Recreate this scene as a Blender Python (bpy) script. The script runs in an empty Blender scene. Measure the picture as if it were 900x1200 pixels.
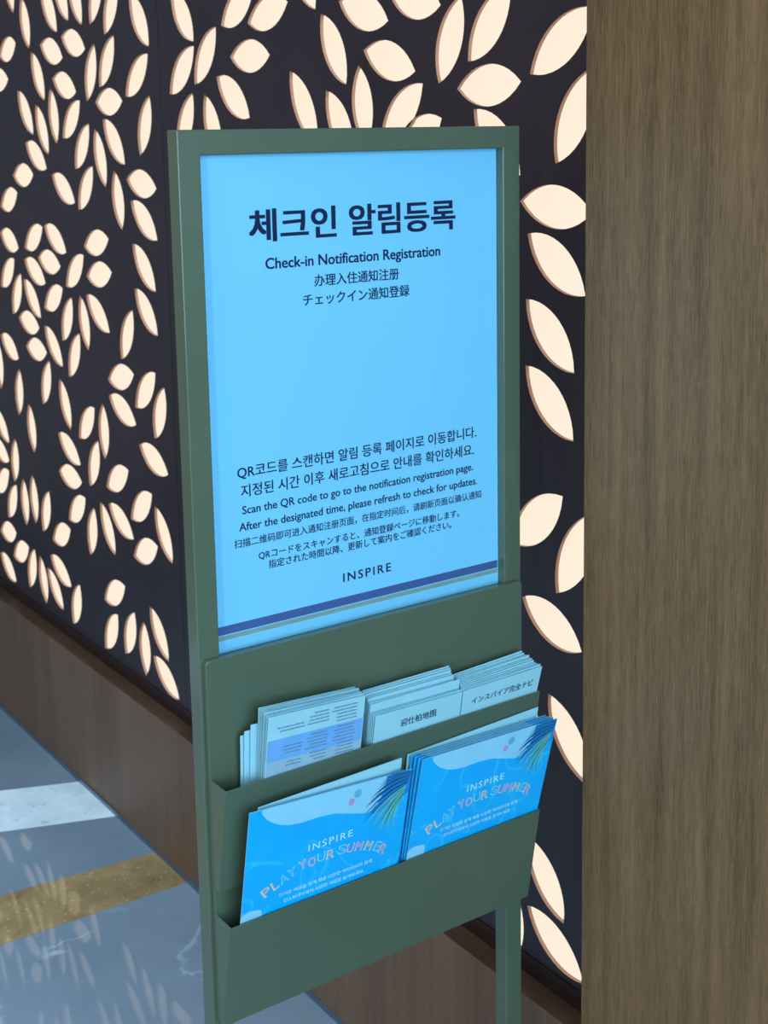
import bpy, bmesh, math, random
from mathutils import Vector, Matrix

# ---------------------------------------------------------------- camera, world, lights
SC = bpy.context.scene
COL = SC.collection
SC.view_settings.view_transform = 'Standard'
SC.view_settings.look = 'None'
SC.view_settings.exposure = 0.0
SC.view_settings.gamma = 1.0
SC.view_settings.use_curve_mapping = False

cam_data = bpy.data.cameras.new('camera')
camera = bpy.data.objects.new('camera', cam_data)
COL.objects.link(camera)
CR = Vector((0.80796832, -0.58907679, -0.01325607))
CU = Vector((0.10530744, 0.12222967, 0.98689931))
CF = Vector((0.5797392, 0.79877934, -0.16079187))
CU = (CU - CU.dot(CR) * CR).normalized()
CB = CR.cross(CU)
M = Matrix((CR, CU, CB)).transposed().to_4x4()
M.translation = Vector((-0.6926, -1.4097, 1.6460))
camera.matrix_world = M
cam_data.sensor_fit = 'HORIZONTAL'
cam_data.sensor_width = 36.0
cam_data.lens = 36.0 * 1631.87 / 900.0
cam_data.shift_x = (450.0 - 496.158) / 900.0
cam_data.shift_y = (418.515 - 600.0) / 900.0
cam_data.clip_start = 0.05
cam_data.dof.use_dof = True
cam_data.dof.focus_distance = 1.70
cam_data.dof.aperture_fstop = 16.0
SC.camera = camera

world = bpy.data.worlds.new('world')
SC.world = world
world.use_nodes = True
bg = world.node_tree.nodes['Background']
bg.inputs[0].default_value = (0.62, 0.72, 0.86, 1)
bg.inputs[1].default_value = 0.24


def area(name, loc, target, size, color, power, size_y=None):
    d = bpy.data.lights.new(name, 'AREA')
    d.color = color
    d.energy = power
    d.shape = 'RECTANGLE'
    d.size = size
    d.size_y = size_y or size
    o = bpy.data.objects.new(name, d)
    COL.objects.link(o)
    o.location = loc
    v = Vector(target) - Vector(loc)
    o.rotation_euler = v.to_track_quat('-Z', 'Y').to_euler()
    return o


area('window_daylight', (0.1, -4.6, 2.1), (0.1, 0.4, 0.9), 4.5, (0.50, 0.80, 1.0), 320.0, 3.0)
area('edge_highlight_strip', (-3.9, -3.3, 1.6), (0.0, 0.0, 1.0), 0.26, (0.80, 0.93, 0.88), 65.0, 3.0)  # unseen strip light, added to put bright lines on the stand's frame edges
floor_fill = area('floor_fill', (-1.0, 1.4, 4.6), (-0.7, 1.4, 0.0), 1.6, (0.44, 0.74, 1.0), 30.0)  # overhead fill added to make the floor brighter and bluer
floor_fill.data.spread = math.radians(55)
area('ceiling_lamp', (-2.6, -0.4, 3.2), (0.5, -0.2, 1.2), 1.6, (1.0, 0.86, 0.68), 58.0)

# ---------------------------------------------------------------- helpers


def link(o, parent=None):
    COL.objects.link(o)
    if parent is not None:
        o.parent = parent
    return o


def tag(o, label=None, cat=None, group=None, kind=None):
    for k, v in (('label', label), ('category', cat), ('group', group), ('kind', kind)):
        if v:
            o[k] = v
    return o


def mesh_obj(name, verts, faces, mats, parent=None, bevel=0.0, smooth=False, segs=2):
    me = bpy.data.meshes.new(name)
    me.from_pydata([tuple(v) for v in verts], [], faces)
    if bevel:
        bm = bmesh.new()
        bm.from_mesh(me)
        bmesh.ops.recalc_face_normals(bm, faces=bm.faces)
        bmesh.ops.bevel(bm, geom=bm.edges[:], offset=bevel, segments=segs, profile=0.5, affect='EDGES')
        bm.to_mesh(me)
        bm.free()
    for m in (mats if isinstance(mats, (list, tuple)) else [mats]):
        me.materials.append(m)
    if smooth:
        for p in me.polygons:
            p.use_smooth = True
        try:
            me.set_sharp_from_angle(angle=math.radians(50))
        except Exception:
            pass
    me.update()
    return link(bpy.data.objects.new(name, me), parent)


def box_geo(x0, x1, y0, y1, z0, z1):
    v = [(x0, y0, z0), (x1, y0, z0), (x1, y1, z0), (x0, y1, z0), (x0, y0, z1), (x1, y0, z1), (x1, y1, z1), (x0, y1, z1)]
    f = [(3, 2, 1, 0), (4, 5, 6, 7), (0, 1, 5, 4), (1, 2, 6, 5), (2, 3, 7, 6), (3, 0, 4, 7)]
    return v, f


def box(name, x0, x1, y0, y1, z0, z1, m, parent=None, bevel=0.0, segs=2):
    v, f = box_geo(x0, x1, y0, y1, z0, z1)
    return mesh_obj(name, v, f, m, parent, bevel, segs=segs)


def slab(name, poly, thick, m, parent=None, z0=0.0, bevel=0.0):
    """outline in local XY, extruded from z0-thick to z0 (top face at z0)"""
    area2 = sum(poly[i][0] * poly[(i + 1) % len(poly)][1] - poly[(i + 1) % len(poly)][0] * poly[i][1] for i in range(len(poly)))
    if area2 < 0:
        poly = poly[::-1]
    n = len(poly)
    v = [(x, y, z0) for x, y in poly] + [(x, y, z0 - thick) for x, y in poly]
    f = [tuple(range(n)), tuple(range(2 * n - 1, n - 1, -1))]
    f += [(i, i + n, (i + 1) % n + n, (i + 1) % n) for i in range(n)]
    return mesh_obj(name, v, f, m, parent, bevel)


def node_mat(name):
    m = bpy.data.materials.new(name)
    m.use_nodes = True
    nt = m.node_tree
    return m, nt, nt.nodes['Principled BSDF']


def plain(name, col, rough=0.5, metal=0.0, spec=0.5, var=0.06, scale=30.0, coat=0.0, bump=0.0, bscale=400.0):
    """principled material whose colour varies a little by noise"""
    m, nt, p = node_mat(name)
    tc = nt.nodes.new('ShaderNodeTexCoord')
    nz = nt.nodes.new('ShaderNodeTexNoise')
    nz.inputs['Scale'].default_value = scale
    nz.inputs['Detail'].default_value = 3
    rp = nt.nodes.new('ShaderNodeValToRGB')
    rp.color_ramp.elements[0].position = 0.3
    rp.color_ramp.elements[1].position = 0.7
    rp.color_ramp.elements[0].color = tuple(c * (1 - var) for c in col) + (1,)
    rp.color_ramp.elements[1].color = tuple(min(1, c * (1 + var)) for c in col) + (1,)
    nt.links.new(tc.outputs['Object'], nz.inputs['Vector'])
    nt.links.new(nz.outputs['Fac'], rp.inputs['Fac'])
    nt.links.new(rp.outputs['Color'], p.inputs['Base Color'])
    p.inputs['Roughness'].default_value = rough
    p.inputs['Metallic'].default_value = metal
    p.inputs['Specular IOR Level'].default_value = spec
    p.inputs['Coat Weight'].default_value = coat
    if bump:
        n2 = nt.nodes.new('ShaderNodeTexNoise')
        n2.inputs['Scale'].default_value = bscale
        b = nt.nodes.new('ShaderNodeBump')
        b.inputs['Strength'].default_value = bump
        b.inputs['Distance'].default_value = 0.0006
        nt.links.new(tc.outputs['Object'], n2.inputs['Vector'])
        nt.links.new(n2.outputs['Fac'], b.inputs['Height'])
        nt.links.new(b.outputs['Normal'], p.inputs['Normal'])
    return m


def wood(name, dark, light, rough=0.5, streak=7.0):
    m, nt, p = node_mat(name)
    tc = nt.nodes.new('ShaderNodeTexCoord')
    L = nt.links.new

    def noise(sx, sz, detail, rgh=0.6):
        mp = nt.nodes.new('ShaderNodeMapping')
        mp.inputs['Scale'].default_value = (sx, sx, sz)
        n = nt.nodes.new('ShaderNodeTexNoise')
        n.inputs['Scale'].default_value = 1.0
        n.inputs['Detail'].default_value = detail
        n.inputs['Roughness'].default_value = rgh
        L(tc.outputs['Object'], mp.inputs['Vector'])
        L(mp.outputs['Vector'], n.inputs['Vector'])
        return n
    fine = noise(760, 30, 6, 0.8)
    mid = noise(60, 2.2, 4, 0.6)
    broad = noise(streak, 0.5, 3, 0.5)
    a = nt.nodes.new('ShaderNodeMath'); a.operation = 'MULTIPLY'; a.inputs[1].default_value = 0.52
    b = nt.nodes.new('ShaderNodeMath'); b.operation = 'MULTIPLY_ADD'; b.inputs[1].default_value = 0.20
    c = nt.nodes.new('ShaderNodeMath'); c.operation = 'MULTIPLY_ADD'; c.inputs[1].default_value = 0.28
    L(fine.outputs['Fac'], a.inputs[0])
    L(mid.outputs['Fac'], b.inputs[0]); L(a.outputs[0], b.inputs[2])
    L(broad.outputs['Fac'], c.inputs[0]); L(b.outputs[0], c.inputs[2])
    rp = nt.nodes.new('ShaderNodeValToRGB')
    rp.color_ramp.elements[0].position = 0.40
    rp.color_ramp.elements[1].position = 0.61
    rp.color_ramp.elements[0].color = dark + (1,)
    rp.color_ramp.elements[1].color = light + (1,)
    L(c.outputs[0], rp.inputs['Fac'])
    L(rp.outputs['Color'], p.inputs['Base Color'])
    p.inputs['Roughness'].default_value = rough
    p.inputs['Specular IOR Level'].default_value = 0.35
    bp = nt.nodes.new('ShaderNodeBump')
    bp.inputs['Strength'].default_value = 0.25
    bp.inputs['Distance'].default_value = 0.0005
    L(fine.outputs['Fac'], bp.inputs['Height'])
    L(bp.outputs['Normal'], p.inputs['Normal'])
    return m


def marble(name, base, alt, vein, vein_amt=0.5, scale=3.0, rough=0.07, fleck=None):
    m, nt, p = node_mat(name)
    L = nt.links.new
    tc = nt.nodes.new('ShaderNodeTexCoord')
    n1 = nt.nodes.new('ShaderNodeTexNoise')
    n1.inputs['Scale'].default_value = scale
    n1.inputs['Detail'].default_value = 7
    n1.inputs['Roughness'].default_value = 0.6
    L(tc.outputs['Object'], n1.inputs['Vector'])
    rp = nt.nodes.new('ShaderNodeValToRGB')
    rp.color_ramp.elements[0].position = 0.35
    rp.color_ramp.elements[1].position = 0.65
    rp.color_ramp.elements[0].color = base + (1,)
    rp.color_ramp.elements[1].color = alt + (1,)
    L(n1.outputs['Fac'], rp.inputs['Fac'])
    # veins: the thin level line of a distorted noise, broken up by a second one
    n2 = nt.nodes.new('ShaderNodeTexNoise')
    n2.inputs['Scale'].default_value = scale * 1.3
    n2.inputs['Detail'].default_value = 5
    n2.inputs['Distortion'].default_value = 0.8
    L(tc.outputs['Object'], n2.inputs['Vector'])
    s = nt.nodes.new('ShaderNodeMath'); s.operation = 'SUBTRACT'; s.inputs[1].default_value = 0.52
    ab = nt.nodes.new('ShaderNodeMath'); ab.operation = 'ABSOLUTE'
    vr = nt.nodes.new('ShaderNodeValToRGB')
    vr.color_ramp.elements[0].position = 0.0
    vr.color_ramp.elements[0].color = (1, 1, 1, 1)
    vr.color_ramp.elements[1].position = 0.012
    vr.color_ramp.elements[1].color = (0, 0, 0, 1)
    L(n2.outputs['Fac'], s.inputs[0]); L(s.outputs[0], ab.inputs[0]); L(ab.outputs[0], vr.inputs['Fac'])
    n3 = nt.nodes.new('ShaderNodeTexNoise')
    n3.inputs['Scale'].default_value = scale * 2.2
    L(tc.outputs['Object'], n3.inputs['Vector'])
    br = nt.nodes.new('ShaderNodeValToRGB')
    br.color_ramp.elements[0].position = 0.52
    br.color_ramp.elements[1].position = 0.60
    L(n3.outputs['Fac'], br.inputs['Fac'])
    mu = nt.nodes.new('ShaderNodeMath'); mu.operation = 'MULTIPLY'
    L(vr.outputs['Color'], mu.inputs[0]); L(br.outputs['Color'], mu.inputs[1])
    mu2 = nt.nodes.new('ShaderNodeMath'); mu2.operation = 'MULTIPLY'; mu2.inputs[1].default_value = vein_amt
    L(mu.outputs[0], mu2.inputs[0])
    mx = nt.nodes.new('ShaderNodeMixRGB')
    mx.inputs[2].default_value = vein + (1,)
    L(rp.outputs['Color'], mx.inputs[1]); L(mu2.outputs[0], mx.inputs[0])
    out = mx
    if fleck:
        vo = nt.nodes.new('ShaderNodeTexVoronoi')
        vo.inputs['Scale'].default_value = 60
        L(tc.outputs['Object'], vo.inputs['Vector'])
        fr = nt.nodes.new('ShaderNodeValToRGB')
        fr.color_ramp.elements[0].position = 0.12
        fr.color_ramp.elements[0].color = (0.6, 0.6, 0.6, 1)
        fr.color_ramp.elements[1].position = 0.22
        fr.color_ramp.elements[1].color = (0, 0, 0, 1)
        L(vo.outputs['Distance'], fr.inputs['Fac'])
        m3 = nt.nodes.new('ShaderNodeMath'); m3.operation = 'MULTIPLY'
        L(fr.outputs['Color'], m3.inputs[0]); L(n3.outputs['Fac'], m3.inputs[1])
        m2 = nt.nodes.new('ShaderNodeMixRGB')
        m2.inputs[2].default_value = fleck + (1,)
        L(mx.outputs['Color'], m2.inputs[1]); L(m3.outputs[0], m2.inputs[0])
        out = m2
    L(out.outputs['Color'], p.inputs['Base Color'])
    p.inputs['Roughness'].default_value = rough
    p.inputs['Specular IOR Level'].default_value = 0.5
    return m


def glow(name, col, strength):
    m, nt, p = node_mat(name)
    nt.nodes.remove(p)
    e = nt.nodes.new('ShaderNodeEmission')
    tc = nt.nodes.new('ShaderNodeTexCoord')
    nz = nt.nodes.new('ShaderNodeTexNoise')
    nz.inputs['Scale'].default_value = 4.0
    rp = nt.nodes.new('ShaderNodeValToRGB')
    rp.color_ramp.elements[0].position = 0.3
    rp.color_ramp.elements[1].position = 0.7
    rp.color_ramp.elements[0].color = (col[0], col[1] * 0.975, col[2] * 0.95, 1)
    rp.color_ramp.elements[1].color = (col[0], col[1] * 1.02, col[2] * 1.04, 1)
    nt.links.new(tc.outputs['Object'], nz.inputs['Vector'])
    nt.links.new(nz.outputs['Fac'], rp.inputs['Fac'])
    nt.links.new(rp.outputs['Color'], e.inputs['Color'])
    e.inputs['Strength'].default_value = strength
    nt.links.new(e.outputs[0], nt.nodes['Material Output'].inputs['Surface'])
    return m


def water(name, c0, c1, line):
    m = plain(name, c0, 0.35)
    nt = m.node_tree
    p = nt.nodes['Principled BSDF']
    rp = nt.nodes['Color Ramp']
    rp.color_ramp.elements[0].color = c0 + (1,)
    rp.color_ramp.elements[1].color = c1 + (1,)
    nt.nodes['Noise Texture'].inputs['Scale'].default_value = 12
    vo = nt.nodes.new('ShaderNodeTexNoise')
    vo.inputs['Scale'].default_value = 11
    vo.inputs['Detail'].default_value = 1.5
    vo.inputs['Distortion'].default_value = 1.2
    nt.links.new(nt.nodes['Texture Coordinate'].outputs['Object'], vo.inputs['Vector'])
    s = nt.nodes.new('ShaderNodeMath'); s.operation = 'SUBTRACT'; s.inputs[1].default_value = 0.5
    a = nt.nodes.new('ShaderNodeMath'); a.operation = 'ABSOLUTE'
    r2 = nt.nodes.new('ShaderNodeValToRGB')
    r2.color_ramp.elements[0].color = (0.45, 0.45, 0.45, 1)
    r2.color_ramp.elements[1].position = 0.018
    r2.color_ramp.elements[1].color = (0, 0, 0, 1)
    mx = nt.nodes.new('ShaderNodeMixRGB')
    mx.inputs[2].default_value = line + (1,)
    L = nt.links.new
    L(vo.outputs['Fac'], s.inputs[0]); L(s.outputs[0], a.inputs[0]); L(a.outputs[0], r2.inputs['Fac'])
    L(r2.outputs['Color'], mx.inputs[0]); L(rp.outputs['Color'], mx.inputs[1]); L(mx.outputs['Color'], p.inputs['Base Color'])
    return m


M_FLOOR = marble('grey_marble', (0.150, 0.190, 0.235), (0.205, 0.250, 0.300), (0.50, 0.60, 0.68), 0.5, 1.7, 0.03)
M_WHITEMARBLE = marble('white_marble', (0.56, 0.63, 0.68), (0.74, 0.80, 0.84), (0.22, 0.25, 0.30), 0.7, 9.0, 0.04)
M_GOLD = marble('ochre_marble', (0.22, 0.140, 0.062), (0.34, 0.225, 0.105), (0.14, 0.085, 0.035), 0.8, 9.0, 0.04, fleck=(0.55, 0.50, 0.42))
M_DARK = plain('dark_bronze_panel', (0.027, 0.019, 0.028), 0.33, 0.0, 0.5, 0.15, 3.0)
M_LIP = plain('dark_red_brown_lip', (0.022, 0.010, 0.009), 0.35)
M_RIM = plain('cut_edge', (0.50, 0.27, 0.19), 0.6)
M_BASE = wood('dark_wood', (0.110, 0.064, 0.040), (0.190, 0.118, 0.078), 0.5)
M_LEDGE = wood('red_brown_wood', (0.045, 0.021, 0.011), (0.085, 0.042, 0.023), 0.4)
M_TRIM = plain('steel_trim', (0.20, 0.25, 0.32), 0.35, 0.8)
M_GLOW = glow('backlit_acrylic', (1.0, 0.85, 0.685), 1.02)
M_WOOD = wood('oiled_wood', (0.050, 0.032, 0.015), (0.245, 0.158, 0.080), 0.5, 5.0)
M_GREEN = plain('green_powder_coat', (0.080, 0.122, 0.084), 0.34, 0.0, 0.5, 0.05, 6.0, coat=0.5, bump=0.15)
M_GREEN.node_tree.nodes['Principled BSDF'].inputs['Coat Roughness'].default_value = 0.11
M_POSTER = plain('poster_paper', (0.185, 0.60, 0.92), 0.45, var=0.02, scale=3.0)
M_NAVYINK = plain('navy_ink', (0.010, 0.020, 0.070), 0.8, 0.0, 0.15)
M_STRIPE = plain('navy_print', (0.045, 0.10, 0.30), 0.5)
M_BEIGE = plain('beige_print', (0.20, 0.33, 0.31), 0.5)
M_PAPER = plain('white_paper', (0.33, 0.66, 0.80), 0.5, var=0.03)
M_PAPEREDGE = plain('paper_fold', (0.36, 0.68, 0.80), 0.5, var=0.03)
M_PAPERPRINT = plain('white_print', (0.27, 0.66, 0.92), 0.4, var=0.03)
M_BLUE = water('pool_blue_print', (0.002, 0.40, 0.95), (0.001, 0.47, 0.98), (0.06, 0.66, 0.98))
M_FRONDB = plain('mid_frond_print', (0.006, 0.22, 0.55), 0.4)
M_BLUE2 = plain('deep_blue_print', (0.005, 0.25, 0.70), 0.35, var=0.1)
M_FROND = plain('teal_frond_print', (0.006, 0.10, 0.26), 0.4)
M_FRONDG = plain('green_frond_print', (0.04, 0.38, 0.42), 0.4)
M_FRONDY = plain('pale_frond_print', (0.16, 0.55, 0.45), 0.4)
M_PINK = plain('pink_print', (0.45, 0.33, 0.62), 0.4)
M_PALEB = plain('pale_blue_print', (0.12, 0.47, 0.72), 0.4)
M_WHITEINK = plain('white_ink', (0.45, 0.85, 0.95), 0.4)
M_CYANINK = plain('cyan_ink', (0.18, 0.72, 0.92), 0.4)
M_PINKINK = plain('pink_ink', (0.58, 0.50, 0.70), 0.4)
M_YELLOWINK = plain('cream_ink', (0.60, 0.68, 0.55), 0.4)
M_REDINK = plain('coral_ink', (0.40, 0.30, 0.42), 0.4)
M_BAND = plain('blue_band_print', (0.16, 0.42, 0.85), 0.45)
M_GREYBAND = plain('grey_band_print', (0.30, 0.50, 0.66), 0.45)
M_GREYINK = plain('grey_ink', (0.12, 0.24, 0.38), 0.5)

# ---------------------------------------------------------------- setting: floor, walls
floor = box('floor', -3.2, 0.75, -4.8, 4.6, -0.05, 0.0, M_FLOOR)
tag(floor, kind='structure')


def floor_strip(name, pts, m):
    s = slab(name, pts, 0.0006, m, floor, z0=0.0007)
    return s


floor_strip('white_marble_strip', [(-3.2, 3.424), (0.5595, 1.845), (0.5595, 1.616), (-3.2, 3.045)], M_WHITEMARBLE)['label'] = 'white marble strip with grey veins set in the floor'
floor_strip('ochre_marble_strip', [(-3.2, 1.779), (0.5595, 1.398), (0.5595, 1.234), (-3.2, 1.362)], M_GOLD)['label'] = 'ochre flecked marble strip set in the floor'

XW, XB = 0.6004, 0.5604          # face of the pierced panel, face of the wooden base
wall = box('wall_side', 0.6120, 0.72, -0.50, 4.2, 0.0, 2.70, M_DARK)
tag(wall, kind='structure')
base = box('panel_base', XB, 0.6115, -0.50, 4.2, 0.0, 0.343, M_BASE, wall, bevel=0.0012)
base['label'] = 'dark wooden plinth with a narrow ledge'
box('ledge', XB + 0.0005, 0.6115, -0.50, 4.2, 0.3425, 0.3436, M_LEDGE, wall)
lip = box('ledge_lip', XW - 0.002, 0.6115, -0.50, 4.2, 0.3436, 0.3755, M_LIP, wall)
skirt = box('baseboard_side', XB - 0.005, XB - 0.0002, -0.50, 4.2, 0.0, 0.011, M_TRIM)
tag(skirt, kind='structure')

LW = 0.0305                      # half width of a leaf opening
PD = 0.0062                      # thickness of the pierced panel


def lens(l, grow=0.0, n=12):
    A, B = Vector(l[:2]), Vector(l[2:])
    mid = (A + B) / 2
    h = (B - A).length / 2 + grow * 1.6
    d = (B - A).normalized()
    nn = Vector((-d.y, d.x))
    w = LW + grow
    R = (h * h + w * w) / (2 * w)
    pts = []
    for sgn in (1, -1):
        for k in range(n):
            t = (-1 + 2 * k / n) * sgn
            x = h * t
            y = math.sqrt(max(R * R - x * x, 0)) - (R - w)
            pts.append(mid + d * x + nn * y * sgn)
    return pts


LEAVES = [(2.1566,2.0883,2.1155,1.9514),
 (2.0583,1.9865,2.0210,1.8586),
 (1.9248,2.0036,1.8343,1.8867),
 (1.8402,2.0279,1.7620,1.9082),
 (1.7479,2.0216,1.6843,1.8935),
 (1.5606,2.0131,1.6364,1.8919),
 (1.4785,1.9821,1.5600,1.8646),
 (1.4212,1.9405,1.3358,1.8266),
 (2.1116,1.8782,2.2366,1.8523),
 (1.9465,1.8641,1.8077,1.8265),
 (1.8100,1.8748,1.6713,1.8394),
 (2.3242,1.7918,2.1794,1.7904),
 (2.0088,1.8502,1.9364,1.7301),
 (1.8783,1.7806,1.7368,1.7446),
 (2.1174,1.7600,2.0242,1.6478),
 (1.9989,1.7219,1.9302,1.5989),
 (1.8957,1.7587,1.8727,1.6250),
 (1.7176,1.7247,1.8327,1.6394),
 (1.6194,1.8492,1.6745,1.7225),
 (1.5106,1.8607,1.6000,1.7510),
 (1.3423,1.8115,1.4622,1.7274),
 (1.6277,1.7181,1.4810,1.7178),
 (1.3438,1.7269,1.4022,1.6006),
 (2.0829,1.6280,1.9485,1.5646),
 (2.1869,1.5432,2.0415,1.5483),
 (2.1635,1.4999,2.2959,1.4590),
 (1.6722,1.6708,1.7660,1.5664),
 (1.9159,1.5505,1.7789,1.4864),
 (1.6622,1.5743,1.7580,1.4704),
 (1.6397,1.6596,1.5933,1.5274),
 (1.5904,1.6809,1.4827,1.5798),
 (1.4784,1.5483,1.3280,1.5310),
 (1.5430,1.5665,1.5143,1.4343),
 (1.4618,1.5008,1.3342,1.4214),
 (2.3124,1.3884,2.1785,1.3546),
 (1.9991,1.4180,2.1323,1.3574),
 (1.9863,1.4224,1.8501,1.3633),
 (2.0423,1.3386,1.8926,1.3254),
 (2.2157,1.3233,2.3310,1.2408),
 (2.1409,1.3269,1.9993,1.2756),
 (2.1728,1.2880,2.2506,1.1719),
 (2.1553,1.2749,2.0447,1.1814),
 (1.7434,1.3633,1.8640,1.2791),
 (1.8867,1.2723,2.0173,1.2116),
 (2.2077,1.1681,2.0607,1.1543),
 (1.8320,1.2548,1.9047,1.1385),
 (1.7779,1.2644,1.7436,1.1342),
 (1.7402,1.2689,1.6118,1.1912),
 (1.5920,1.4101,1.7381,1.3844),
 (1.5828,1.3338,1.7313,1.3138),
 (1.4629,1.4068,1.3540,1.3084),
 (1.4624,1.3076,1.3538,1.2122),
 (1.4795,1.2573,1.5525,1.1367),
 (2.3595,1.1040,2.2277,1.0535),
 (2.1652,1.0948,2.0179,1.0952),
 (2.0244,1.1650,1.9130,1.0712),
 (1.7945,1.1694,1.8750,1.0515),
 (2.3867,1.0856,2.3817,0.9483),
 (2.2285,1.0262,2.2506,0.8945),
 (2.0037,1.0763,2.0660,0.9530),
 (1.9408,1.0382,1.8832,0.9148),
 (2.1716,0.9391,2.1495,0.8078),
 (2.4520,0.8836,2.3433,0.8005),
 (2.2935,0.8223,2.3184,0.6940),
 (1.4879,1.1093,1.6353,1.0776),
 (1.3748,1.1278,1.4883,1.0335),
 (1.3337,1.1014,1.3916,0.9773),
 (1.6353,1.0395,1.4884,0.9930),
 (1.7259,0.9957,1.8321,0.9036),
 (1.6749,1.0144,1.6771,0.8784),
 (1.9714,0.8923,1.8315,0.8349),
 (1.9815,0.7907,1.8294,0.7894),
 (2.4908,0.7842,2.3525,0.7480),
 (2.3601,0.7179,2.4807,0.6356),
 (2.3064,0.6870,2.3885,0.5774),
 (2.2496,0.7181,2.2441,0.5852),
 (2.1784,0.7418,2.1703,0.6075),
 (2.0609,0.7202,2.1202,0.5972),
 (2.4640,0.5206,2.3306,0.5439),
 (1.8121,0.7533,1.9302,0.6720),
 (1.9231,0.6472,2.0523,0.5904),
 (2.2372,0.5253,2.3657,0.4682),
 (1.7138,0.9163,1.7784,0.7913),
 (1.5437,0.8762,1.6766,0.8101),
 (1.4773,0.9483,1.3319,0.9068),
 (1.4206,0.8445,1.5429,0.7606),
 (1.7604,0.7402,1.7995,0.6099),
 (1.7198,0.7639,1.6443,0.6463),
 (1.6698,0.7696,1.5316,0.7132),
 (1.4087,0.8193,1.3295,0.7039),
 (1.4023,0.7265,1.5371,0.6713),
 (2.4764,0.4515,2.3560,0.3942),
 (2.1929,0.5303,2.2487,0.4073),
 (2.1537,0.5215,2.1248,0.3928),
 (2.1048,0.5002,2.0026,0.4092),
 (2.0772,0.5416,1.9383,0.4907),
 (1.8816,0.5110,1.9389,0.3899),
 (1.5958,0.5818,1.7258,0.5142),
 (1.6477,0.4964,1.7356,0.3849),
 (1.5483,0.5294,1.6115,0.4087),
 (1.4986,0.5215,1.4990,0.3891),
 (1.4613,0.5694,1.3719,0.4627),
 (1.4538,0.4517,1.3245,0.3875),
 (1.2220,1.9288,1.1309,1.8254),
 (0.8839,1.9079,1.0137,1.8479),
 (0.7643,1.8724,0.9106,1.8457),
 (1.0359,1.8478,1.1330,1.7418),
 (1.1302,1.8162,1.2453,1.7259),
 (0.9822,1.7875,0.8327,1.7841),
 (1.0399,1.7532,0.9140,1.6734),
 (1.1433,1.7261,1.2194,1.6050),
 (1.0930,1.7213,1.0359,1.5902),
 (0.7633,1.7531,0.6768,1.6231),
 (0.7494,1.9727,0.6730,1.8518),
 (0.5982,1.8592,0.4545,1.8183),
 (0.4509,1.8606,0.3154,1.8317),
 (0.6552,1.8434,0.5813,1.7227),
 (0.5269,1.7762,0.3833,1.7367),
 (0.5429,1.7532,0.5250,1.6204),
 (0.6448,1.7154,0.5643,1.5972),
 (0.3639,1.7173,0.4822,1.6314),
 (0.3159,1.6640,0.4462,1.6050),
 (0.2656,1.8426,0.3228,1.7159),
 (0.1500,1.8477,0.2496,1.7451),
 (0.2768,1.7068,0.1281,1.7121),
 (0.2370,1.6758,0.1304,1.5804),
 (-0.0210,1.8035,0.1088,1.7215),
 (-0.0184,1.7254,0.0545,1.5978),
 (0.1307,1.5439,-0.0199,1.5326),
 (0.1143,1.4983,-0.0076,1.4190),
 (0.1180,1.4040,0.0147,1.3084),
 (0.1191,1.3066,0.0157,1.2111),
 (0.0375,1.1273,0.1533,1.0304),
 (-0.0300,1.1172,0.0514,0.9792),
 (0.1280,0.9531,-0.0043,0.9062),
 (0.0683,0.8201,-0.0216,0.7071),
 (0.1158,0.5735,0.0330,0.4668),
 (0.1175,0.4573,-0.0115,0.3911),
 (0.1689,0.4939,0.1456,0.3528)]
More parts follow.
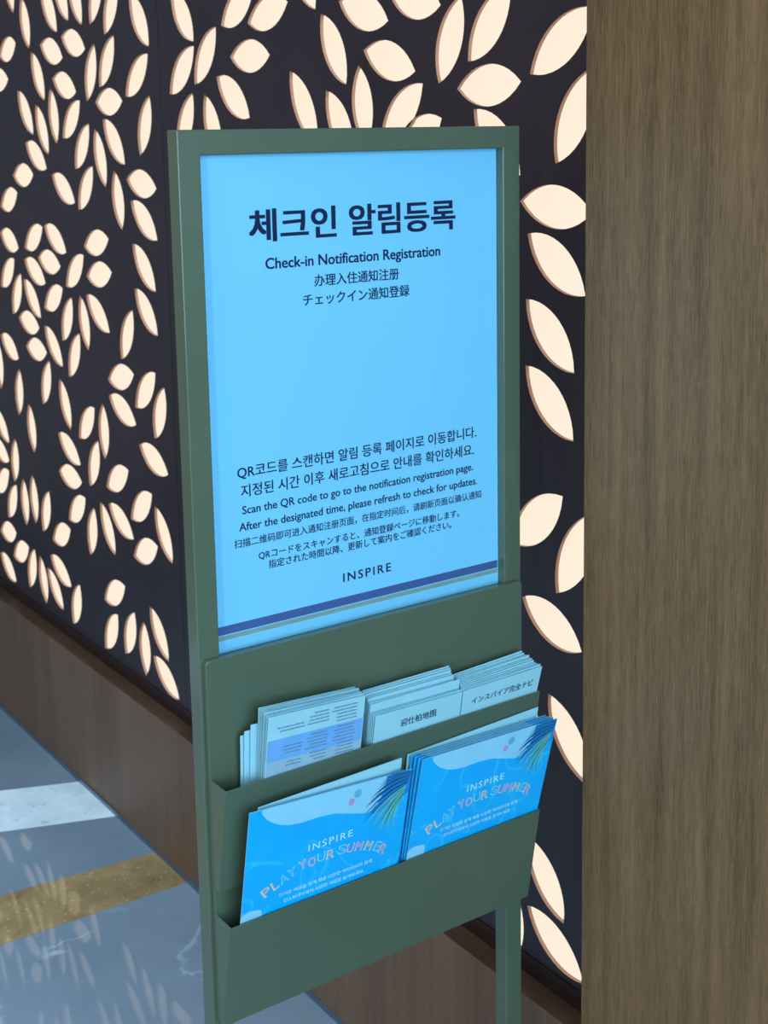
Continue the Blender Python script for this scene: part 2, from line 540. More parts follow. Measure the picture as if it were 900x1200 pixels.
MORE_LEAVES = [(2.9668,1.9151,2.8280,1.9497),
 (-0.2475,1.3739,-0.3883,1.3992),
 (1.7974,2.2279,1.9314,2.2777),
 (0.6168,2.2355,0.5108,2.3315),
 (0.0770,2.0161,0.2066,2.0765),
 (2.5916,0.8320,2.7031,0.9216),
 (2.9942,2.1397,3.0821,2.2525),
 (3.0023,1.4724,2.9265,1.5937),
 (0.3411,2.2735,0.2605,2.3916),
 (0.7872,0.7587,0.9155,0.8218),
 (-0.1680,0.9919,-0.2135,1.1275),
 (-0.4430,1.7467,-0.3732,1.8715),
 (0.6667,2.0175,0.6754,2.1602),
 (0.7345,1.3604,0.6487,1.4748),
 (-0.2907,2.3953,-0.1480,2.4056),
 (2.1479,2.1373,2.2907,2.1454),
 (-0.4483,0.5145,-0.3278,0.5915),
 (2.9937,0.8014,2.8908,0.9007),
 (2.8188,2.2715,2.8860,2.3978),
 (0.8833,1.4578,0.7744,1.5505),
 (0.0178,1.9068,-0.0971,1.9918),
 (2.6766,0.5208,2.5357,0.5450),
 (-0.0747,1.0709,-0.1234,1.2053),
 (2.8811,1.1197,2.7422,1.1534),
 (0.1409,0.5834,0.2685,0.6478),
 (1.9434,2.4087,2.0684,2.4782),
 (1.0295,0.8639,0.9879,1.0007),
 (2.4712,1.2974,2.5060,1.4361),
 (-0.2950,2.2756,-0.1528,2.2903),
 (2.1839,2.2845,2.1270,2.4157),
 (0.0624,2.0839,0.1483,2.1982),
 (1.2390,2.4166,1.1112,2.4806),
 (3.0129,1.2911,3.0182,1.4340),
 (0.9744,0.6853,1.0283,0.8178),
 (3.0869,2.3041,3.0314,2.4359),
 (0.6039,1.9873,0.4731,2.0452),
 (0.9062,1.9777,0.7975,2.0706),
 (0.6468,2.2779,0.5820,2.4054),
 (2.5122,1.7059,2.3972,1.7909),
 (2.5582,1.1227,2.4323,1.1905),
 (2.7134,1.8244,2.5708,1.8351),
 (0.2529,0.4599,0.2684,0.6020),
 (0.3457,2.2572,0.4887,2.2575),
 (-0.0425,2.0485,0.0127,2.1804),
 (-0.3614,1.6600,-0.2247,1.7020),
 (2.9352,2.0197,2.9712,2.1581),
 (2.9733,2.3189,2.9255,2.4537),
 (0.7444,2.2378,0.8874,2.2382),
 (0.8488,1.2724,0.9572,1.3657),
 (0.4938,2.3407,0.4954,2.4836),
 (1.1139,1.0916,0.9711,1.0986),
 (-0.4202,1.4656,-0.3269,1.5740),
 (0.5937,0.7655,0.4508,0.7705),
 (0.5376,1.3481,0.3995,1.3852),
 (2.6341,1.5425,2.7770,1.5490),
 (2.2637,2.2413,2.3926,2.3032),
 (2.5001,1.9733,2.4298,2.0978),
 (3.0235,1.8445,3.1648,1.8664),
 (2.5757,0.8321,2.5125,0.9604),
 (0.8444,0.5904,0.9851,0.6161),
 (0.4536,1.1461,0.3567,1.2513),
 (-0.1885,1.7690,-0.0514,1.8094),
 (2.6291,1.3554,2.7045,1.4769),
 (-0.1604,0.7494,-0.3018,0.7708),
 (3.0643,1.7453,2.9435,1.8217),
 (1.1095,2.0832,1.1016,2.2260),
 (1.0208,1.3645,1.1568,1.4085),
 (0.0970,0.7105,0.1519,0.8425),
 (0.8740,2.1790,1.0010,2.2448),
 (0.4118,0.9773,0.5368,1.0468),
 (0.5864,0.8566,0.5945,0.9994),
 (2.9187,1.7674,2.8444,1.8897),
 (-0.4016,0.9013,-0.2629,0.9360),
 (0.9622,2.3324,1.0213,2.4625),
 (1.0346,0.4788,1.0130,0.6201),
 (-0.0219,0.5794,-0.1577,0.6241),
 (0.4143,0.4926,0.4597,0.6282),
 (0.5859,0.5537,0.7279,0.5706),
 (0.9273,1.4986,1.0653,1.5360),
 (0.6943,0.6040,0.6755,0.7458),
 (2.8874,1.6195,2.7586,1.6817),
 (0.3436,0.4237,0.3258,0.5656),
 (0.3285,0.6309,0.4083,0.7496),
 (0.5187,1.1820,0.6549,1.2256),
 (1.5707,2.1799,1.5041,2.3065),
 (2.6311,2.2818,2.5818,2.4161),
 (2.4224,1.8853,2.5591,1.9275),
 (1.2078,2.2847,1.0935,2.3707),
 (1.1896,1.2537,1.2158,1.3943),
 (2.9255,1.6232,3.0610,1.6689),
 (3.0397,0.4560,3.0055,0.5948),
 (0.2813,0.9691,0.3967,1.0536),
 (0.1915,1.1743,0.2691,1.2943),
 (-0.3505,1.0143,-0.2991,1.1477),
 (2.0060,2.3416,1.8704,2.3870),
 (2.0493,2.0758,1.9519,2.1805),
 (2.7713,2.2042,2.7214,2.3382),
 (2.5495,2.1545,2.4556,2.2623),
 (1.6514,2.3438,1.7704,2.4231),
 (-0.2987,0.6199,-0.3267,0.7602),
 (2.4793,2.3047,2.5565,2.4250),
 (2.6428,1.7276,2.5036,1.7602),
 (-0.1201,1.9171,-0.2117,2.0269),
 (0.9247,0.9668,0.9252,1.1098),
 (0.5290,0.5798,0.5391,0.7224),
 (2.8361,0.5784,2.8987,0.7070),
 (0.8005,0.4420,0.9013,0.5433),
 (2.8736,1.2131,2.7306,1.2135),
 (3.0620,0.8219,3.0970,0.9606),
 (1.1649,0.5405,1.2171,0.6737),
 (-0.2840,2.0995,-0.4259,2.1171),
 (0.7121,0.7764,0.5724,0.8068),
 (-0.0993,1.3003,-0.1959,1.4057),
 (-0.2434,0.5721,-0.1754,0.6979),
 (0.0377,2.3328,0.1345,2.4380),
 (2.6735,0.7822,2.8034,0.8420),
 (-0.2235,1.8619,-0.2508,2.0022),
 (2.6008,0.6500,2.4983,0.7497),
 (0.1934,0.6648,0.1973,0.8077),
 (2.7430,0.6954,2.8383,0.8020),
 (2.2975,2.0665,2.3838,2.1805),
 (2.7400,0.9209,2.6834,1.0522),
 (1.8231,2.0711,1.7864,2.2093),
 (1.4512,2.3049,1.3102,2.3291),
 (3.0411,1.4699,3.0690,1.6101)]


def pierced(name, y0, y1, holes, parent):
    cu = bpy.data.curves.new(name, 'CURVE')
    cu.dimensions = '2D'
    cu.fill_mode = 'BOTH'
    cu.extrude = PD / 2

    def loop(pts):
        s = cu.splines.new('POLY')
        s.points.add(len(pts) - 1)
        for p, q in zip(s.points, pts):
            p.co = (q[0], q[1], 0, 1)
        s.use_cyclic_u = True
    loop([(y0, 0.3765), (y1, 0.3765), (y1, 2.62), (y0, 2.62)])
    for h in holes:
        loop([tuple(p) for p in lens(h)])
    tmp = bpy.data.objects.new(name + '_outline', cu)
    COL.objects.link(tmp)
    bpy.context.view_layer.update()
    dg = bpy.context.evaluated_depsgraph_get()
    me = bpy.data.meshes.new_from_object(tmp.evaluated_get(dg))
    bpy.data.objects.remove(tmp)
    bpy.data.curves.remove(cu)
    me.transform(Matrix(((0, 0, 1, XW + PD / 2), (1, 0, 0, 0), (0, 1, 0, 0), (0, 0, 0, 1))))
    me.materials.clear()
    me.materials.append(M_DARK)
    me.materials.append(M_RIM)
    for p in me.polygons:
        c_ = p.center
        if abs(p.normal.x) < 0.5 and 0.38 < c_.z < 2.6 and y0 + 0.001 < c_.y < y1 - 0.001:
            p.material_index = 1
    me.name = name
    return link(bpy.data.objects.new(name, me), parent)


ALL = LEAVES + MORE_LEAVES
SEAM = 1.288
near = [l for l in ALL if (l[0] + l[2]) / 2 < SEAM]
far = [l for l in ALL if (l[0] + l[2]) / 2 >= SEAM]
pierced('pierced_panel', -0.50, SEAM - 0.0008, near, wall)
pierced('pierced_panel', SEAM + 0.0008, 4.2, far, wall)
for l in ALL:
    A, B = Vector(l[:2]), Vector(l[2:])
    c = (A + B) / 2
    pts = [p - c for p in lens(l, 0.0012, 8)]
    n = len(pts)
    v = [(0, p.x, p.y) for p in pts] + [(0.003, p.x, p.y) for p in pts]
    f = [tuple(range(n))[::-1], tuple(range(n, 2 * n))] + [(i, (i + 1) % n, (i + 1) % n + n, i + n) for i in range(n)]
    o = mesh_obj('leaf_pane', v, f, M_GLOW, wall)
    o.location = (XW + PD + 0.0002, c.x, c.y)

# wooden pillar in front of the pierced wall
pil = box('wall_pillar', 0.5400, 0.80, -2.6, -0.0722, 0.0, 2.70, M_WOOD, bevel=0.0008)
tag(pil, kind='structure')

# ---------------------------------------------------------------- the display stand
W, D, A = 0.49, 0.0243, 0.0281
TOP = 1.65
PM, PDp = 0.0049, 0.0084         # side margin and offset of the pocket plate
ZP = 1.0377                      # top of the pocket plate
stand = link(bpy.data.objects.new('display_stand', None))
stand.location = (0, 0, 0)
tag(stand, 'dark green metal display stand with a poster frame above two leaflet pockets', 'display stand')
bv = 0.0016
fr_pts = [(0, 0.008), (A, 0.008), (A, TOP - A), (W - A, TOP - A), (W - A, 0.008), (W, 0.008), (W, TOP), (0, TOP)]
frame = slab('frame', fr_pts, D, M_GREEN, stand, z0=0.0, bevel=0.0013)
frame.rotation_euler = (math.pi / 2, 0, 0)
box('lower_rail', A, W - A, 0.001, D, ZP - 0.05, ZP - 0.004, M_GREEN, stand, bv)
box('back_board', A, W - A, 0.0165, D - 0.001, ZP - 0.05, TOP - A, M_GREEN, stand)
for x0 in (-0.004, W - A - 0.004):
    box('foot', x0, x0 + A + 0.008, -0.17, 0.17, 0.0, 0.008, M_GREEN, stand, 0.001)
# plate behind the pockets with rounded upper corners
px0, px1 = PM, W - PM
PB = 0.5784                      # bottom of the plate and of the lower pocket
r = 0.006
pts = [(px0, PB), (px1, PB)]
for k in range(7):
    a = math.pi / 2 * k / 6
    pts.append((px1 - r + r * math.cos(a), ZP - r + r * math.sin(a)))
for k in range(7):
    a = math.pi / 2 + math.pi / 2 * k / 6
    pts.append((px0 + r + r * math.cos(a), ZP - r + r * math.sin(a)))
v = [(x, -PDp, z) for x, z in pts] + [(x, -0.0006, z) for x, z in pts]
n = len(pts)
f = [tuple(range(n)), tuple(range(2 * n - 1, n - 1, -1))] + [(i, i + n, (i + 1) % n + n, (i + 1) % n) for i in range(n)]
mesh_obj('pocket_plate', v, f, M_GREEN, stand, 0.0008)


def pocket(zt, zb):
    """sheet metal pocket: sloping front, two side cheeks, bottom; the front is wider at its top"""
    P, Q, t = 0.0466, 0.0207, 0.0014
    p = link(bpy.data.objects.new('pocket', None), stand)
    v = [(px0, -P, zt), (px1, -P, zt), (px1, -Q, zb), (px0, -Q, zb)]
    v += [(x, y + t, z) for x, y, z in v]
    f = [(0, 3, 2, 1), (4, 5, 6, 7), (0, 1, 5, 4), (1, 2, 6, 5), (2, 3, 7, 6), (3, 0, 4, 7)]
    mesh_obj('front_panel', v, f, M_GREEN, p, 0.0005)
    for x0 in (px0, px1 - t):
        y0 = -PDp - 0.0002
        vv = [(x0, -P + t * 1.1, zt), (x0, y0, zt), (x0, y0, zb), (x0, -Q + t * 1.1, zb)]
        vv += [(x + t, y, z) for x, y, z in vv]
        mesh_obj('side_panel', vv, [(0, 1, 2, 3), (7, 6, 5, 4), (0, 4, 5, 1), (1, 5, 6, 2), (2, 6, 7, 3), (3, 7, 4, 0)], M_GREEN, p, 0.0003)
    box('pocket_base', px0 + t, px1 - t, -Q + t, -PDp - 0.0002, zb, zb + t, M_GREEN, p)
    return p


Z1T, Z1B, Z2T, Z2B = 0.8915, 0.7532, 0.7194, 0.5784
pocket(Z1T, Z1B)
pocket(Z2T, Z2B)

# ---------------------------------------------------------------- flat print helpers


def text_mesh(name, body, x0, x1, base, mode, m, parent, bold=0.0, z=0.0003, height=None, space=1.0, rot=0.0, shear=0.0, width=None):
    cu = bpy.data.curves.new('print', 'FONT')
    cu.body = body
    cu.size = 1.0
    cu.offset = min(bold, 0.0)
    cu.space_character = space
    cu.shear = shear
    cu.resolution_u = 3
    tmp = bpy.data.objects.new('print', cu)
    COL.objects.link(tmp)
    bpy.context.view_layer.update()
    me = bpy.data.meshes.new_from_object(tmp.evaluated_get(bpy.context.evaluated_depsgraph_get()))
    bpy.data.objects.remove(tmp)
    bpy.data.curves.remove(cu)
    xs = [q.co.x for q in me.vertices]
    ys = [q.co.y for q in me.vertices]
    sx = (x1 - x0) / (max(xs) - min(xs))
    sy = height / (max(ys) - min(ys)) if height else sx
    by = min(ys) if mode == 'bb' else 0.0
    mx = min(xs)
    for q in me.vertices:
        q.co = ((q.co.x - mx) * sx, (q.co.y - by) * sy, 0)
    if rot:
        cx = (x1 - x0) / 2
        cy = (height or 0.005) / 2
        me.transform(Matrix.Translation((cx, cy, 0)) @ Matrix.Rotation(rot, 4, 'Z') @ Matrix.Translation((-cx, -cy, 0)))
    if bold > 0:                 # heavier strokes: the same glyphs again, shifted by a fraction of a stroke
        bm = bmesh.new()
        for dx_, dy_ in ((-1, -0.6), (1, -0.6), (-1, 0.6), (1, 0.6)):
            me2 = me.copy()
            me2.transform(Matrix.Translation((dx_ * bold * sx, dy_ * bold * sy, 0.00001 * (dx_ + 2 * dy_))))
            bm.from_mesh(me2)
            bpy.data.meshes.remove(me2)
        bm.to_mesh(me)
        bm.free()
    me.materials.clear()
    me.materials.append(m)
    me.name = name
    o = link(bpy.data.objects.new(name, me), parent)
    o.location = (x0, base, z)
    return o


# ---------------------------------------------------------------- poster (local x = right, local y = up, local z = towards the viewer)
PY = 0.0135
poster = slab('poster', [(A + 0.0005, ZP - 0.0038), (W - A - 0.0005, ZP - 0.0038), (W - A - 0.0005, TOP - A - 0.0005), (A + 0.0005, TOP - A - 0.0005)], 0.001, M_POSTER)
poster.rotation_euler = (math.pi / 2, 0, 0)
poster.location = (0, PY, 0)
tag(poster, 'pale blue multilingual check-in notice poster in the green frame', 'poster')
LINES = [
    ('체크인 알림등록', 0.0944, 0.3929, 1.5205, 'bb', 0.026, 0.0372),
    ('Check-in Notification Registration', 0.1140, 0.3685, 1.4880, 'bl', 0.019, None),
    ('办理入住通知注册', 0.1802, 0.3038, 1.4623, 'bb', 0.013, None),
    ('チェックイン通知登録', 0.1637, 0.3196, 1.4400, 'bb', 0.013, None),
    ('QR코드를 스캔하면 알림 등록 페이지로 이동합니다.', 0.0671, 0.4249, 1.2440, 'bl', 0.013, None),
    ('지정된 시간 이후 새로고침으로 안내를 확인하세요.', 0.0712, 0.4209, 1.2194, 'bb', 0.013, None),
    ('Scan the QR code to go to the notification registration page.', 0.0721, 0.4191, 1.1990, 'bl', 0.014, None),
    ('After the designated time, please refresh to check for updates.', 0.0671, 0.4259, 1.1789, 'bl', 0.014, None),
    ('扫描二维码即可进入通知注册页面，在指定时间后，请刷新页面以确认通知', 0.0597, 0.4326, 1.1587, 'bb', 0.011, None),
    ('QRコードをスキャンすると、通知登録ページに移動します。', 0.0920, 0.3954, 1.1401, 'bl', 0.013, None),
    ('指定された時間以降、更新して案内をご確認ください。', 0.1052, 0.3821, 1.1257, 'bb', 0.013, None),
]
for body, x0, x1, zb, mode, bold, hgt in LINES:
    text_mesh('printed_line', body, x0, x1, zb, mode, M_NAVYINK, poster, bold, height=hgt)
text_mesh('printed_emblem', 'INSPIRE', 0.2112, 0.2840, 1.0868, 'bl', M_NAVYINK, poster, 0.014, space=1.28, height=0.0112)
slab('navy_stripe', [(A + 0.0005, 1.0562), (0.4598, 1.0562), (0.4598, 1.0668), (A + 0.0005, 1.0668)], 0.0001, M_STRIPE, poster, z0=0.00025)
slab('beige_stripe', [(A + 0.0005, 1.0494), (0.4598, 1.0494), (0.4598, 1.0548), (A + 0.0005, 1.0548)], 0.0001, M_BEIGE, poster, z0=0.00025)

# ---------------------------------------------------------------- booklets in the lower pocket
# booklet frame: local x = right, y = up along the sloping pocket front (0 at the pocket's edge), z = out


def place(o, zt, uy, uz, off=0.0, dx=0.0):
    # the front one lies along the sloping pocket front, those behind stand steeper as the pocket narrows
    ye = -0.0466 + 0.0040 + off
    yb = -0.0207 + 0.0040 + off * 0.27
    o.rotation_euler = (math.acos((ye - yb) / math.hypot(ye - yb, 0.1383)), 0, 0)
    o.location = (dx, ye, zt)


U2 = (-0.18019, 0.98363)
U1 = (-0.18369, 0.98298)


def affine(src, dst):
    (a, b, c), (p, q, r_) = src, dst
    S = Matrix(((b[0] - a[0], c[0] - a[0]), (b[1] - a[1], c[1] - a[1])))
    T = Matrix(((q[0] - p[0], r_[0] - p[0]), (q[1] - p[1], r_[1] - p[1])))
    K = T @ S.inverted()
    return lambda x, y: tuple(Vector(p) + K @ Vector((x - a[0], y - a[1])))


def booklet(corners, label, printed, off, dx, dy=0.0, thick=0.0008, white_top=False, group=None):
    """corners: TL, TR, BR, BL at the pocket edge; the sheet goes on down into the pocket"""
    TL, TR, BR, BL = corners
    src = ((0.0222, 0.1528), (0.2552, 0.1377), (0.0199, -0.0040))
    F = affine(src, (TL, TR, BL))
    dl = Vector(BL) - Vector(TL)
    dr = Vector(BR) - Vector(TR)
    kl = (BL[1] + 0.130) / -dl.y
    kr = (BR[1] + 0.130) / -dr.y
    bl = Vector(BL) + dl * kl * 0.25 + Vector((0, dl.y * kl * 0.75))
    br_ = Vector(BR) + Vector((0, dr.y * kr))
    b = slab('booklet', [TL, TR, tuple(BR), tuple(br_), tuple(bl), tuple(BL)], thick, [M_PAPER], None, z0=0.0)
    place(b, Z2T, U2[0], U2[1], off, dx)
    b.location.z += dy
    tag(b, label, 'booklet', group)
    # printed cover
    if white_top:
        cover = slab('cover', [TL, TR, tuple(BR), tuple(br_), tuple(bl), tuple(BL)], 0.0001, M_PAPER, b, z0=0.0002)
        return b
    slab('cover', [TL, TR, tuple(BR), tuple(br_), tuple(bl), tuple(BL)], 0.0001, M_BLUE, b, z0=0.0002)

    def G(pts):
        return [F(*p) for p in pts]
    wave = [(0.0391, 0.1512), (0.0391, 0.1465), (0.0453, 0.1372), (0.0543, 0.1289), (0.0661, 0.1218), (0.0778, 0.1175), (0.0954, 0.1145), (0.1187, 0.1143), (0.1428, 0.1111), (0.1742, 0.1002), (0.1890, 0.0955), (0.1963, 0.0959), (0.2060, 0.1031), (0.2139, 0.1187), (0.2168, 0.1398)]
    slab('white_wave', G(wave), 0.0001, M_PAPERPRINT, b, z0=0.0003)
    if not printed:
        return b
    slab('white_blob', G([(0.0200, -0.012), (0.0199, 0.0065), (0.0230, 0.0100), (0.0310, 0.0120), (0.0454, 0.0092), (0.0482, 0.0060), (0.0486, 0.0010), (0.0477, -0.012)]), 0.0001, M_PAPERPRINT, b, z0=0.00032)
    # palm frond print: blue corner and blades
    slab('blue_corner', G([(0.2168, 0.1398), (0.2552, 0.1372), (0.2530, 0.1050), (0.2250, 0.0950), (0.2000, 0.0900), (0.1963, 0.0959), (0.2060, 0.1031), (0.2139, 0.1187)]), 0.0001, M_BLUE2, b, z0=0.00034)
    random.seed(8)
    ctrl = [(0.2120, 0.1330), (0.1972, 0.1174), (0.1890, 0.1030), (0.1883, 0.0815), (0.2056, 0.0641), (0.2175, 0.0568), (0.2330, 0.0600)]
    verts, faces, slots = [], [], []
    NB = 27
    for i in range(NB):
        u = i / (NB - 1) * (len(ctrl) - 1)
        k0 = min(int(u), len(ctrl) - 2)
        tpv = Vector(ctrl[k0]).lerp(Vector(ctrl[k0 + 1]), u - k0)
        uu = i / (NB - 1)
        tpv += Vector((random.uniform(-0.0022, 0.0022), random.uniform(-0.0022, 0.0022)))
        bs = Vector((0.2545 - 0.010 * uu, 0.1360 - 0.034 * uu))
        d = tpv - bs
        nn = Vector((-d.y, d.x)).normalized()
        hw = 0.00105
        row = []
        for t_, w_ in ((0, 0.5), (0.35, 1.0), (0.7, 0.85), (1.0, 0.12)):
            c_ = bs + d * t_ + nn * (-0.0055 * math.sin(math.pi * t_))
            row.append((c_ + nn * hw * w_, c_ - nn * hw * w_))
        k = len(verts)
        for a_, b_ in row:
            for q in (a_, b_):
                w_ = F(q.x, q.y)
                verts.append((w_[0], w_[1], 0.00045))
        for j in range(3):
            faces.append((k + 2 * j, k + 2 * j + 1, k + 2 * j + 3, k + 2 * j + 2))
            slots.append((0 if uu < 0.52 else (1 if i % 2 else 2)) if i % 3 or uu > 0.5 else 3)
    fr = mesh_obj('palm_frond', verts, faces, [M_FROND, M_FRONDG, M_FRONDY, M_FRONDB], b)
    for pl, s_ in zip(fr.data.polygons, slots):
        pl.material_index = s_
    # small emblem of a ring and a float
    for nm, c, rx, ry, m_ in (('printed_ring', (0.1662, 0.1195), 0.0045, 0.0052, M_PINK), ('printed_float', (0.1745, 0.1290), 0.0058, 0.0060, M_PALEB)):
        slab(nm, G([(c[0] + rx * math.cos(a), c[1] + ry * math.sin(a)) for a in [k * math.pi / 8 for k in range(16)]]), 0.0001, m_, b, z0=0.0004)
    e0 = F(0.1083, 0.0685)
    e1 = F(0.1720, 0.0685)
    text_mesh('printed_emblem', 'INSPIRE', e0[0], e1[0], (e0[1] + e1[1]) / 2, 'bl', M_WHITEINK, b, 0.008, z=0.0004, height=0.0098, space=1.25)
    LET = [('P', 0.0526, 0.0319, 3), ('L', 0.0643, 0.0371, 3), ('A', 0.0760, 0.0416, 1), ('Y', 0.0872, 0.0470, 1), ('Y', 0.1018, 0.0524, 2), ('O', 0.1148, 0.0516, 2), ('U', 0.1280, 0.0543, 1), ('R', 0.1416, 0.0530, 3),
           ('S', 0.1582, 0.0537, 1), ('U', 0.1707, 0.0514, 2), ('M', 0.1841, 0.0488, 2), ('M', 0.1986, 0.0443, 3), ('E', 0.2126, 0.0384, 1), ('R', 0.2213, 0.0313, 2)]
    for ch, x, y, ci in LET:
        c = F(x, y)
        a = math.radians(32 - (x - 0.05) / 0.17 * 62)
        w_ = 0.0104 if ch not in 'LE' else 0.0086
        h_ = 0.0128
        m_ = {1: M_CYANINK, 2: M_PINKINK, 3: M_YELLOWINK}[ci]
        text_mesh('printed_letter', ch, c[0] - w_ / 2, c[0] + w_ / 2, c[1] - h_ / 2, 'bb', m_, b, 0.022, z=0.0004, height=h_, rot=a)
        text_mesh('letter_core', ch, c[0] - w_ / 2 + 0.0016, c[0] + w_ / 2 - 0.0016, c[1] - h_ / 2 + 0.0014, 'bb', M_BLUE2 if ci == 1 else M_REDINK, b, -0.02, z=0.0005, height=h_ - 0.0028, rot=a)
    for body, x0, x1, y in (('뜨거운 여름을 잊게 해줄 다양한 액티비티와 함께', 0.0711, 0.2059, 0.0178), ('인스파이어에서 시원한 여름을 즐겨보세요.', 0.0784, 0.1950, 0.0070)):
        p0, p1 = F(x0, y), F(x1, y)
        text_mesh('printed_line', body, p0[0], p1[0], (p0[1] + p1[1]) / 2 - 0.0010, 'bb', M_WHITEINK, b, 0.012, z=0.0004, height=0.0056)
    return b


LC = ((0.0222, 0.1528), (0.2552, 0.1377), (0.2479, -0.0029), (0.0199, -0.0040))
RC = ((0.2706, 0.1463), (0.4968, 0.1398), (0.4832, -0.0046), (0.2615, 0.0002))
g1 = 'booklets in the lower pocket'
booklet(LC, 'sky blue summer booklet with a palm frond, front of the pile beside the stand\'s corner', True, 0.0, 0.0, thick=0.0008, group=g1)
booklet(((0.0390, 0.1500), (0.2440, 0.1530), (0.2410, 0.0), (0.0300, 0.0)), 'white-topped booklet standing just behind the front summer booklet of the nearer pile', False, 0.0050, 0.0, thick=0.0009, white_top=True, group=g1)
booklet(RC, 'sky blue summer booklet with a palm frond, front of the thicker pile by the pillar', True, 0.0, 0.0, thick=0.0005, group=g1)
for k in range(1, 5):
    w = k == 4
    lab = 'blue-spined booklet, %s behind the front cover of the thicker pile by the pillar' % ['', 'first', 'second', 'third'][k] if not w else 'white-topped booklet at the back of the thicker booklet pile by the pillar'
    c = RC if not w else (RC[0], (0.4885, 0.1530), (0.4836, -0.0046), RC[3])
    booklet(c, lab, False, 0.0036 * k, -0.0014 * k, dy=-0.0006 * k, thick=0.0005, white_top=w, group=g1)

# ---------------------------------------------------------------- folded leaflets in the upper pocket


def leaflet(x0, x1, h0, h1, off, label, group, m=None, foot=-0.132, lean=0.0, tilt=0.0, thick=0.0004):
    m = m or M_PAPER
    xb = min(x1, 0.4830)
    o = slab('leaflet', [(x0, foot), (xb, foot), (xb, 0.001), (x1, h1), (x0, h0)], thick, m)
    place(o, Z1T, U1[0], U1[1], off)
    o.rotation_euler.x += lean
    tag(o, label, 'leaflet', group)
    # the fold along one edge
    slab('fold', [(x0 + 0.0002, foot + 0.004), (x0 + 0.0011, foot + 0.004), (x0 + 0.0011, h0 - 0.0004), (x0 + 0.0002, h0 - 0.0004)], 0.0001, M_PAPEREDGE, o, z0=0.0001)
    return o


def scribble(parent, x0, x1, y0, rows, m, ragged=0.35, dy=0.0047, z=0.0004, seed=0, slope=-0.06):
    """rows of tiny illegible print, joined"""
    rnd = random.Random(seed)
    v, f = [], []
    for k in range(rows):
        y = y0 - k * dy
        xa = x0 + (x1 - x0) * rnd.uniform(0, ragged)
        x = xa
        while x < x1 - 0.001:
            w_ = rnd.uniform(0.0012, 0.0045)
            e = min(x + w_, x1)
            n_ = len(v)
            dz = slope * (x - x0)
            v += [(x, y + dz, z), (e, y + dz, z), (e, y + dz + 0.0017, z), (x, y + dz + 0.0017, z)]
            f.append((n_, n_ + 1, n_ + 2, n_ + 3))
            x = e + rnd.uniform(0.0005, 0.0009)
    o = mesh_obj('fine_print', v, f, m, parent)
    o['kind'] = 'stuff'
    return o


gl = 'leaflets in the nearer pile of the upper pocket'
fl = leaflet(0.0587, 0.1953, 0.0821, 0.0737, 0.0, 'white leaflet with a blue band and columns of fine upside-down print, front of its pile', gl)
slab('blue_band', [(0.0600, 0.0488), (0.1940, 0.0425), (0.1940, 0.0120), (0.0600, 0.0194)], 0.0001, M_BAND, fl, z0=0.00025)
slab('grey_band', [(0.0600, 0.0194), (0.1940, 0.0120), (0.1940, -0.0150), (0.0600, -0.0100)], 0.0001, M_GREYBAND, fl, z0=0.00025)
scribble(fl, 0.0699, 0.1094, 0.0627, 2, M_GREYINK, seed=1)
scribble(fl, 0.1121, 0.1441, 0.0700, 4, M_GREYINK, seed=2)
scribble(fl, 0.1475, 0.1844, 0.0680, 5, M_GREYINK, seed=3)
scribble(fl, 0.0790, 0.1083, 0.0350, 3, M_GREYINK, seed=4)
scribble(fl, 0.1120, 0.1433, 0.0410, 5, M_GREYINK, seed=5)
scribble(fl, 0.1480, 0.1830, 0.0405, 6, M_GREYINK, seed=6)
scribble(fl, 0.0850, 0.1083, 0.0125, 2, M_GREYINK, seed=7)
scribble(fl, 0.1180, 0.1433, 0.0145, 3, M_GREYINK, seed=8)
scribble(fl, 0.1550, 0.1830, 0.0115, 3, M_GREYINK, seed=9)
ORD = ['', 'first', 'second', 'third', 'fourth', 'fifth', 'sixth', 'seventh', 'eighth', 'ninth', 'tenth']
random.seed(3)
for k in range(1, 8):
    leaflet(0.0587 + random.uniform(-0.0006, 0.0010), 0.1953 + random.uniform(-0.001, 0.0015), 0.0821 + random.uniform(-0.0005, 0.0012) + 0.0003 * k, 0.0745 + random.uniform(-0.001, 0.0015) + 0.0003 * k, 0.0024 * k,
            'plain white folded leaflet, %s behind the blue-banded front one' % ORD[k], gl)
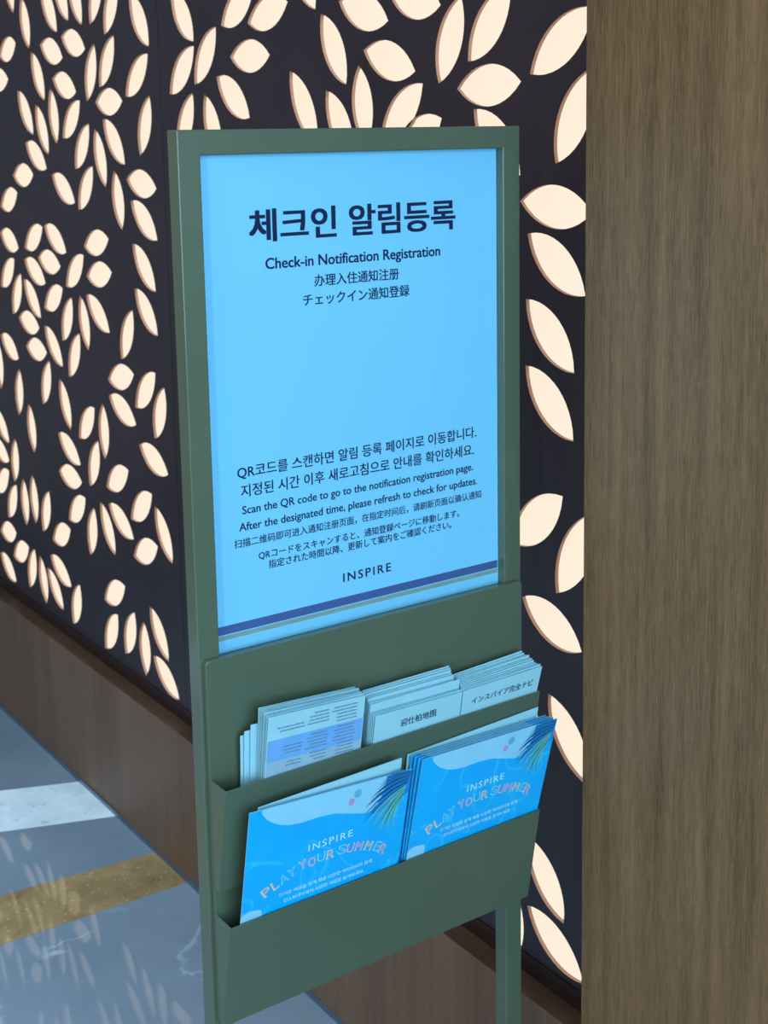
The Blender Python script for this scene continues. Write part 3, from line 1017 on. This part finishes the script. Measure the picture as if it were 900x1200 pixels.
leaflet(0.0505, 0.1850, 0.0640, 0.0560, 0.0195, 'short white leaflet poking out beside the blue-banded pile, tallest of those poking out', gl)
for k, (xx, hh) in enumerate(((0.0440, 0.0560), (0.0405, 0.0500), (0.0420, 0.0480))):
    leaflet(xx, 0.1750, hh, hh - 0.005, 0.0222 + 0.0026 * k,
            'short white leaflet poking out beside the blue-banded pile, %s behind the tallest one poking out' % ORD[k + 1], gl)
gm = 'leaflets in the middle pile of the upper pocket'
mm = leaflet(0.2137, 0.3505, 0.0388, 0.0351, 0.0, 'white leaflet printed with five dark Chinese characters, front of the middle pile', gm)
text_mesh('printed_title', '迎仕柏地图', 0.2542, 0.3099, 0.0116, 'bb', M_NAVYINK, mm, 0.012, z=0.0004, shear=-0.05)
for k in range(1, 10):
    rise = [0, 0.0010, 0.0020, 0.0140, 0.0155, 0.0205, 0.0215, 0.0245, 0.0260, 0.0270][k]
    xx = 0.0002 * k - (0.0035 if k > 3 else 0.0)
    leaflet(0.2137 + xx * (1.0 if k > 3 else -4), 0.3505 + xx * 2 + random.uniform(-0.001, 0.001), 0.0388 + rise * 0.92, 0.0351 + rise + random.uniform(-0.001, 0.0012), 0.0025 * k + random.uniform(0, 0.0003),
            'plain white leaflet, %s behind the front one with Chinese characters' % ORD[k], gm)
gr = 'leaflets in the pile by the pillar end of the upper pocket'
rr = leaflet(0.3518, 0.4866, 0.0357, 0.0368, 0.0, 'white leaflet with a slanting Japanese title, front of the pile by the pillar', gr)
text_mesh('printed_title', 'インスパイア完全ナビ', 0.3683, 0.4729, 0.0112, 'bb', M_NAVYINK, rr, 0.012, z=0.0004, shear=0.0)
for k in range(1, 11):
    leaflet(0.3518 + 0.0005 * k + random.uniform(-0.0005, 0.0008), 0.4866 - 0.0012 * k + random.uniform(-0.0016, 0.0010), 0.0357 + 0.0013 * k, 0.0368 + 0.0016 * k + random.uniform(-0.0008, 0.0010), 0.0023 * k + random.uniform(0, 0.0003),
            'plain white fanned leaflet, %s behind the front one with the Japanese title' % ORD[k], gr)
